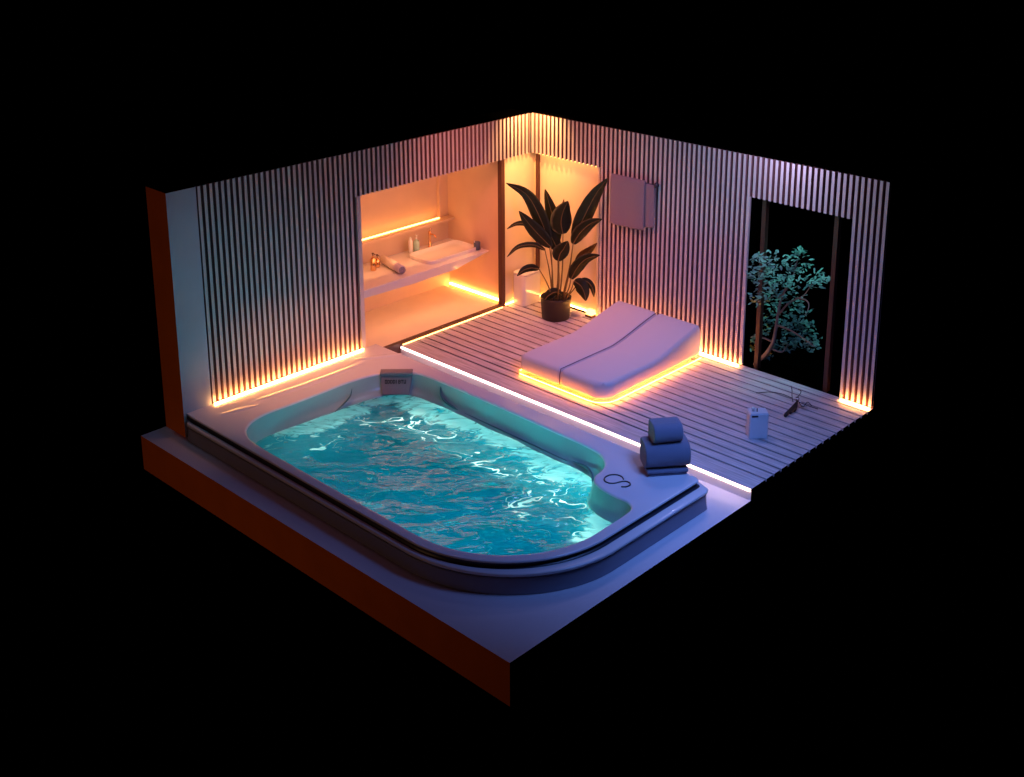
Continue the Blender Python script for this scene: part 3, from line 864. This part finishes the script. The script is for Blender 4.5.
# cup
f = empty('tooth_cup', (-.50, -.60, .7425), 'small dark slate cup at the right end of the washbasin counter', 'cup')
bm = bmesh.new(); lathe(bm, [(.040, 0), (.046, .01), (.050, .11), (.044, .11), (.038, .02)], n=20); link('cup_body', bm, M['cup'], f, smooth=True)
bm = bmesh.new(); tube(bm, [(.0, -.02, .02), (-.01, -.045, .14)], .006, 6); link('brush', bm, M['ceramic'], f, smooth=True)
# rolled towel
f = empty('rolled_towel', (-.74, -1.96, .742 + .062), 'rolled white towel lying on the left of the washbasin counter', 'towel')
f.rotation_euler = (0, 0, math.radians(-12))
bm = bmesh.new(); tube(bm, [(-.27, 0, 0), (-.26, 0, 0), (0, 0, 0), (.26, 0, 0), (.27, 0, 0)], [.045, .058, .062, .058, .045], 20); link('roll', bm, M['white_terry'], f, smooth=True)
bm = bmesh.new(); P = []
for k in range(60):
    a = k * .32; r_ = .006 + .046 * k / 60; P.append((.272, r_ * math.cos(a), r_ * math.sin(a)))
tube(bm, P, .0035, 5); link('rolled_edge', bm, M['towel_wall'], f, smooth=True)
# gold dispensers at left
for k, (yy, xx, hh, lab) in enumerate(((-2.18, -.88, .20, 'taller gold pump dispenser at the left end of the counter'), (-2.05, -.95, .13, 'shorter gold pump dispenser behind the rolled towel'))):
    f = empty('pump_dispenser', (xx, yy, .742), lab, 'dispenser', 'gold dispensers on the counter')
    bm = bmesh.new(); lathe(bm, [(.034, 0), (.038, .01), (.038, hh - .04), (.02, hh - .02), (.012, hh)], n=16); link('dispenser_body', bm, M['gold'], f, smooth=True)
    bm = bmesh.new(); lathe(bm, [(.006, hh), (.006, hh + .03), (.014, hh + .032), (.014, hh + .045)], n=12); tube(bm, [(0, 0, hh + .038), (.05, 0, hh + .034)], .005, 6); link('pump', bm, M['post'], f, smooth=True)

# white pedestal bin by the panel
f = empty('pedestal_bin', (.115, -.22, 0), 'rounded white bin standing against the cream panel left of the plant', 'bin')
bm = bmesh.new(); prev = None
for s, z in ((.012, .001), (0, .012), (0, .44), (.006, .452)):
    cur = [bm.verts.new((x, y, z)) for x, y in rrect(0, 0, .115 - s, .185 - s, .05)]
    if prev:
        for i in range(len(cur)): bm.faces.new((prev[i], prev[(i + 1) % len(cur)], cur[(i + 1) % len(cur)], cur[i]))
    else: bm.faces.new(cur)
    prev = cur
bm.faces.new(prev); link('bin_body', bm, M['ceramic'], f, smooth=True).modifiers.new('wn', 'WEIGHTED_NORMAL')
bm = bmesh.new(); prev = None
for s, z in ((.004, .454), (-.003, .460), (-.003, .476), (.008, .486)):
    cur = [bm.verts.new((x, y, z)) for x, y in rrect(0, 0, .115 - s, .185 - s, .05)]
    if prev:
        for i in range(len(cur)): bm.faces.new((prev[i], prev[(i + 1) % len(cur)], cur[(i + 1) % len(cur)], cur[i]))
    else: bm.faces.new(cur)
    prev = cur
bm.faces.new(prev); link('lid', bm, M['ceramic'], f, smooth=True).modifiers.new('wn', 'WEIGHTED_NORMAL')

# lantern on the deck behind the plant
f = empty('floor_lantern', (1.13, -.02, .0), 'small glowing block lantern on the deck right of the potted plant', 'lantern')
bm = bmesh.new(); box(bm, -.06, .06, -.05, .05, .0005, .03); link('lantern_base', bm, M['post'], f, bevel=.004)
bm = bmesh.new(); box(bm, -.052, .052, -.042, .042, .031, .10); link('lantern_shade', bm, M['candle'], f, bevel=.008)
f = empty('folded_cloth', (.97, -.10, .0), 'small pale folded cloth on the deck beside the glowing lantern', 'cloth')
bm = bmesh.new(); box(bm, -.09, .09, -.05, .05, .0005, .018); box(bm, -.085, .08, -.045, .05, .018, .034); link('cloth_stack', bm, M['white_terry'], f, bevel=.006)

# ------------------------------------------------------------------ potted plant
PC = Vector((.80, -.37, 0)); VD = Vector((.6868, -.7268, 0)).normalized()    # towards the viewer side
f = plant = empty('potted_plant', PC, 'tall broad-leaved plant in a black pot by the room corner', 'plant')
bm = bmesh.new(); lathe(bm, [(.175, .0), (.19, .008), (.208, .27), (.212, .295), (.212, .31), (.198, .312), (.192, .29), (.19, .26)], n=40); link('pot', bm, M['pot'], f, smooth=True)
bm = bmesh.new(); lathe(bm, [(.19, .262), (.12, .275), (.03, .282)], n=30); link('soil', bm, M['soil'], f, smooth=True)
def P3(px, py, d):
    return on_plane(px, py, PC + VD * d, VD) - PC
def leafblade(pts, width, mt, d, curl=.25, side=None):
    """pts: pixel path from base to tip, d: (base depth, tip depth) towards the viewer"""
    n = 18
    K = [P3(x, y, d[0] + (d[1] - d[0]) * i / (len(pts) - 1)) for i, (x, y) in enumerate(pts)]
    C = spline(K, n + 1)
    bm = bmesh.new(); rows = []
    for i, c in enumerate(C):
        t = i / n
        tan = (C[min(i + 1, n)] - C[max(i - 1, 0)]).normalized()
        sd = tan.cross(VD)
        if sd.length < .1: sd = tan.cross(Vector((0, 0, 1)))
        sd.normalize(); nb = sd.cross(tan).normalized()
        w = width * (math.sin(math.pi * min(1, t * .97 + .03) ** .78) ** .75) * (1 - .10 * t) + .002
        if t > .97: w = .004
        row = []
        for j in range(7):
            u = (j - 3) / 3
            rip = .06 * w * math.sin(t * 34 + u * 2) * abs(u)
            row.append(bm.verts.new(c + sd * w * u + nb * (-curl * w * abs(u) ** 1.5 + rip)))
        rows.append(row)
    for a, b in zip(rows, rows[1:]):
        for j in range(6): bm.faces.new((a[j], a[j + 1], b[j + 1], b[j]))
    r = bmesh.ops.solidify(bm, geom=bm.faces[:], thickness=.003)
    tube(bm, [c + VD * .003 for c in C[:-1]], [.006 * (1 - .8 * k / n) + .001 for k in range(n)], 6, mi=1)
    o = link('leaf', bm, [mt, M['stem']], plant, smooth=True)
    return C[0]
LV = [([(549, 243), (540, 218), (526, 194), (506, 183)], 7.5, 'leaf', (.05, .15), (553, 297)),
      ([(551, 247), (540, 236), (530, 225), (519, 211)], 7.5, 'leaf', (.12, .22), (551, 298)),
      ([(541, 233), (527, 224), (516, 224), (507, 229)], 3.0, 'leaf', (.0, .05), None),
      ([(545, 250), (534, 245), (518, 247), (507, 257)], 2.8, 'leaf', (.1, .25), (552, 298)),
      ([(539, 269), (531, 268), (524, 270), (517, 276)], 4.0, 'leaf', (.15, .25), (552, 299)),
      ([(557, 243), (555, 225), (550, 207), (545, 189)], 7.0, 'leaf', (-.08, -.15), (557, 297)),
      ([(563, 234), (561, 223), (563, 212), (568, 201)], 11, 'leaf', (.05, .0), (560, 297)),
      ([(558, 261), (560, 254), (564, 248), (568, 241)], 8.0, 'leaf', (.18, .22), (558, 299)),
      ([(574, 238), (583, 219), (596, 194), (608, 178)], 8.5, 'leaf', (.08, .34), (563, 297)),
      ([(573, 244), (580, 233), (590, 224), (602, 219)], 7.0, 'leaf', (.14, .30), (564, 298)),
      ([(576, 263), (582, 256), (590, 250), (597, 243)], 4.2, 'leafy', (.08, .22), None),
      ([(571, 279), (577, 268), (586, 259), (600, 255)], 6.5, 'leaf', (.14, .28), (565, 298)),
      ([(574, 281), (580, 285), (584, 292), (586, 301)], 7.0, 'leaf', (.15, .26), (567, 299)),
      ([(579, 281), (586, 281), (592, 287), (594, 297)], 3.4, 'leaf', (.12, .2), (567, 299)),
      ([(556, 243), (560, 224), (562, 210), (564, 199)], 3.5, 'leafy', (-.15, -.2), None),
      ([(559, 252), (553, 240), (549, 231), (547, 221)], 6.5, 'leaf', (.0, -.02), (556, 298)),
      ([(545, 300), (548, 296), (556, 292), (563, 296)], 5.0, 'leaf', (.12, .08), None)]
PXM = 16.6 / FPX
for pts, w, mt, d, root in LV:
    leafblade(pts, w * PXM, M[mt], d)
    if root:
        a = P3(root[0], root[1], d[0] * .5); a.z = min(a.z, .30)
        b = P3(pts[0][0], pts[0][1], d[0])
        mid = a.lerp(b, .5) + Vector((0, 0, .02)) + (b - a).cross(VD).normalized() * .015
        bm = bmesh.new(); C = spline([Vector((a.x, a.y, .265)), a + Vector((0, 0, .02)), mid, b], 16); tube(bm, C, [.011 - .005 * k / 15 for k in range(16)], 8)
        link('stem', bm, M['stem'], plant, smooth=True)

# ------------------------------------------------------------------ tree beyond the window
TC = Vector((3.62, .55, -.20))
bm = bmesh.new(); box(bm, 3.0, 4.9, .20, 1.25, -.40, -.20)
tag(link('garden_bed', bm, M['black']), 'black garden ground outside the window where the tree grows', 'ground', kind='structure')
tree = empty('garden_tree', TC, 'small leafy tree outside the window, teal lit on top', 'tree')
def T3(px, py, y): return on_plane(px, py, (0, y, 0), (0, 1, 0)) - TC
bm = bmesh.new()
tr_pts = [(752, 373), (757, 362), (766, 354), (773, 342), (776, 328), (778, 314), (781, 300), (786, 288)]
C = spline([T3(x, y, .55) for x, y in tr_pts], 30); tube(bm, C, [.035 - .022 * k / 29 for k in range(30)], 8)
br = []
for (pp, y0_, y1_) in (([(779, 314), (790, 302), (803, 296), (812, 284)], .55, .35), ([(781, 300), (772, 288), (762, 275), (758, 266)], .55, .75),
                       ([(786, 290), (793, 276), (797, 262), (799, 252)], .55, .6), ([(777, 325), (790, 330), (803, 338), (815, 347)], .55, .4),
                       ([(773, 342), (764, 338), (754, 336), (746, 340)], .55, .35), ([(796, 298), (806, 300), (809, 306), (805, 316)], .5, .3),
                       ([(784, 294), (774, 296), (764, 300), (757, 300)], .55, .5), ([(770, 348), (782, 352), (788, 345), (797, 345)], .55, .75)):
    K = [T3(x, y, y0_ + (y1_ - y0_) * i / 3) for i, (x, y) in enumerate(pp)]
    C2 = spline(K, 14); br.append(C2); tube(bm, C2, [.014 - .010 * k / 13 for k in range(14)], 6)
link('trunk', bm, M['bark'], tree, smooth=True)
bm = bmesh.new(); bmy = bmesh.new()
clumps = [(760, 268, 14), (772, 262, 14), (766, 282, 15), (780, 274, 15), (798, 262, 13), (799, 252, 8), (810, 274, 14), (820, 281, 9), (796, 284, 16), (784, 290, 15),
          (758, 296, 11), (770, 302, 13), (790, 304, 15), (803, 314, 12), (782, 320, 12), (795, 326, 12), (806, 326, 10), (812, 338, 10), (800, 340, 11), (788, 338, 9),
          (767, 318, 9), (755, 340, 7), (748, 350, 6), (778, 346, 8), (764, 330, 7), (813, 347, 7), (760, 258, 8), (754, 276, 8), (768, 356, 5), (790, 345, 8)]
def leaf(bm, c, s, nr_, dr):
    dr = (dr - nr_ * dr.dot(nr_)).normalized(); sd = nr_.cross(dr).normalized()
    v = [bm.verts.new(c + p) for p in (dr * -s, dr * -.4 * s + sd * .42 * s, dr * .4 * s + sd * .36 * s, dr * s - nr_ * .2 * s, dr * .4 * s - sd * .36 * s, dr * -.4 * s - sd * .42 * s)]
    m_ = bm.verts.new(c - nr_ * .12 * s)
    for k in range(6): bm.faces.new((v[k], v[(k + 1) % 6], m_))
for cx_, cy_, r_ in clumps:
    fore = cx_ < 774 and cy_ < 300      # the crown leans through the opening here, in front of the post
    c0 = T3(cx_, cy_, -.03 if fore else (.52 if cy_ < 300 else .74) + rnd.uniform(-.15, .15)); rr = r_ / 78
    n = int(14 + r_ * 2.2)
    for k in range(n):
        while True:
            q = Vector((rnd.uniform(-1, 1), rnd.uniform(-1, 1), rnd.uniform(-1, 1)))
            if q.length < 1: break
        c = c0 + Vector((q.x * rr, q.y * rr * 1.2, q.z * rr * .8))
        if fore and c.x + TC.x < 3.67: continue
        nr_ = (Vector((0, 0, 1)) + Vector((rnd.uniform(-1, 1), rnd.uniform(-1, .4), rnd.uniform(-.3, .6))) * .8).normalized()
        leaf(bmy if (cx_ < 770 and cy_ > 295 and rnd.random() < .25) else bm, c, rnd.uniform(.022, .043), nr_, Vector((rnd.uniform(-1, 1), rnd.uniform(-1, 1), rnd.uniform(-.6, .3))))
link('foliage', bm, M['treeleaf'], tree)
o = link('yellowed_foliage', bmy, M['treeyellow'], tree); o['label'] = 'yellowed leaves low on the left'

# ------------------------------------------------------------------ things on the deck at right
f = empty('white_canister', (4.755, -1.47, 0), 'small white upright box with a dark slot, standing on the deck', 'box', rz=math.radians(48))
bm = bmesh.new(); prev = None
for s, z in ((.006, .001), (0, .008), (0, .285), (.003, .292)):
    cur = [bm.verts.new((x, y, z)) for x, y in rrect(0, 0, .105 - s, .075 - s, .018)]
    if prev:
        for i in range(len(cur)): bm.faces.new((prev[i], prev[(i + 1) % len(cur)], cur[(i + 1) % len(cur)], cur[i]))
    else: bm.faces.new(cur)
    prev = cur
bm.faces.new(prev); link('box_body', bm, M['tin'], f, smooth=True).modifiers.new('wn', 'WEIGHTED_NORMAL')
bm = bmesh.new(); box(bm, -.085, -.015, -.079, -.074, .262, .282); link('slot', bm, M['shade_and_dark_trim'], f)
bm = bmesh.new(); box(bm, -.10, .10, -.07, .07, .293, .303); link('lid', bm, M['tin'], f, bevel=.004)
bm = bmesh.new(); lathe(bm, [(.014, .303), (.014, .325), (.022, .33), (.022, .345), (.012, .352)], c=(-.055, 0, 0), n=16); link('knob', bm, M['ceramic'], f, smooth=True)
bm = bmesh.new(); lathe(bm, [(.006, .303), (.006, .34), (.003, .342)], c=(-.015, -.02, 0), n=8); link('spout', bm, M['shade_and_dark_trim'], f, smooth=True)

f = empty('dried_branch', (4.62, -.55, 0), 'dark dried branch with thin pale tendrils lying on the deck', 'branch')
def D3(px, py, z): return on_plane(px, py, (0, 0, z), (0, 0, 1)) - Vector((4.62, -.55, 0))
bm = bmesh.new()
for pp in ([(785, 416), (789, 411), (793, 406), (796, 402)], [(790, 413), (793, 409), (796, 404), (797, 400)], [(794, 411), (796, 406), (797, 401), (796, 397)]):
    K = [D3(x, y, .022 + .02 * i) for i, (x, y) in enumerate(pp)]
    tube(bm, spline(K, 12), [.018, .022, .022, .020, .018, .016, .014, .012, .010, .008, .006, .005], 7)
link('stalk_bundle', bm, M['twig'], f, smooth=True)
bm = bmesh.new()
for pp, zz in (([(793, 402), (792, 396), (792, 390), (791, 386)], (.05, .10, .15, .20)), ([(796, 400), (799, 402), (806, 405), (818, 409)], (.06, .10, .07, .01)),
               ([(795, 400), (797, 397), (799, 399), (797, 402)], (.05, .08, .09, .06)), ([(792, 398), (782, 394), (770, 392), (756, 393)], (.05, .03, .015, .008)),
               ([(798, 401), (803, 407), (808, 402), (812, 406)], (.05, .05, .06, .02)), ([(796, 399), (800, 394), (801, 391), (798, 389)], (.06, .09, .11, .12))):
    K = [D3(x, y, z) for (x, y), z in zip(pp, zz)]
    tube(bm, spline(K, 14), .0045, 5)
link('tendrils', bm, M['twig'], f, smooth=True)
bm = bmesh.new()
for px, py, z, s in ((803, 405, .05, .022), (806, 406, .04, .018), (797, 399, .07, .018), (800, 402, .05, .014)):
    bmesh.ops.create_icosphere(bm, subdivisions=2, radius=s, matrix=Matrix.Translation(D3(px, py, z)) @ Matrix.Diagonal((1.3, 1, .7, 1)))
link('pale_blossom', bm, M['blossom'], f, smooth=True)

# ------------------------------------------------------------------ light
w = bpy.data.worlds.new('world'); SC.world = w; w.use_nodes = True
w.node_tree.nodes['Background'].inputs[0].default_value = (0, 0, 0, 1); w.node_tree.nodes['Background'].inputs[1].default_value = 0
# violet room fill from above
area('violet_key', (3.1, -1.3, 4.4), (2.9, -1.5, 0), 16, (.50, .48, 1.0), 1.0, None, 100)
area('violet_fill', (1.2, -5.4, 6.0), (1.4, -4.6, 0), 7, (1.0, .32, .58), 3.0)
area('ledge_wash', (.75, -4.0, 1.9), (.35, -4.0, .15), 6, (1, .36, .16), 2.0, .2, 70)  # unseen lamp added to warm the tub ledge
area('rose_fill', (1.2, -2.3, 3.7), (.9, -.8, .9), 26, (1.0, .24, .17), .8, None, 100)
# blue light over the right end
area('blue_fill', (6.3, -3.6, 3.4), (4.4, -2.6, 0), 38, (.13, .30, 1.0), 1.2, None, 105)
# unseen teal spot added to wash the left end of the slatted wall
spot('teal_wash', (3.2, -5.6, 2.3), (0, -5.0, 1.2), 66, (.06, .42, .62), 66, 1, .3)
# warm lamp in the room corner and violet-white lamp above the window
spot('corner_downlight', (.42, -.42, 3.05), (.0, .0, 2.3), 135, (1, .50, .15), 120, 1, .03)
point('window_lamp', (4.15, -.55, 2.93), 27, (.66, .58, 1.0), .08)
# unseen warm fills added over the bathroom floor and at the counter
area('bathroom_fill', (-.75, -1.7, 2.3), (-.75, -1.7, 0), 7, (1, .42, .13), .5, 1.8).rotation_euler = (0, 0, 0)
area('counter_fill', (-.62, -1.7, .98), (-1.2, -1.7, .92), 3.5, (1, .42, .13), 2.0, .2)
area('counter_fill', (-.32, -1.9, .56), (-.8, -1.9, .0), 3.8, (1, .46, .16), 1.8, .1)
area('panel_lamp', (.45, -.50, 2.05), (.3, .0, 1.0), 6, (1, .48, .16), .6)
area('bathroom_fill', (-.25, -1.9, 2.25), (-.25, -1.9, 0), 34, (1, .42, .13), .2, 1.8).rotation_euler = (0, 0, 0)
# unseen low amber light added to graze the cut front edge
area('amber_front', (1.0, -12.0, .6), (2.2, -6, .2), 16, (1, .50, .22), 2.0)
# teal garden light over the tree
spot('garden_lamp', (4.3, .75, 3.3), (3.85, .45, 1.0), 130, (.30, .92, .98), 44, .8, .1)
point('garden_uplight', (3.45, .22, .06), 2.6, (1, .5, .25), .05)

SC.view_settings.view_transform = 'Standard'; SC.view_settings.look = 'None'
SC.view_settings.exposure = 0; SC.view_settings.gamma = 1; SC.view_settings.use_curve_mapping = False
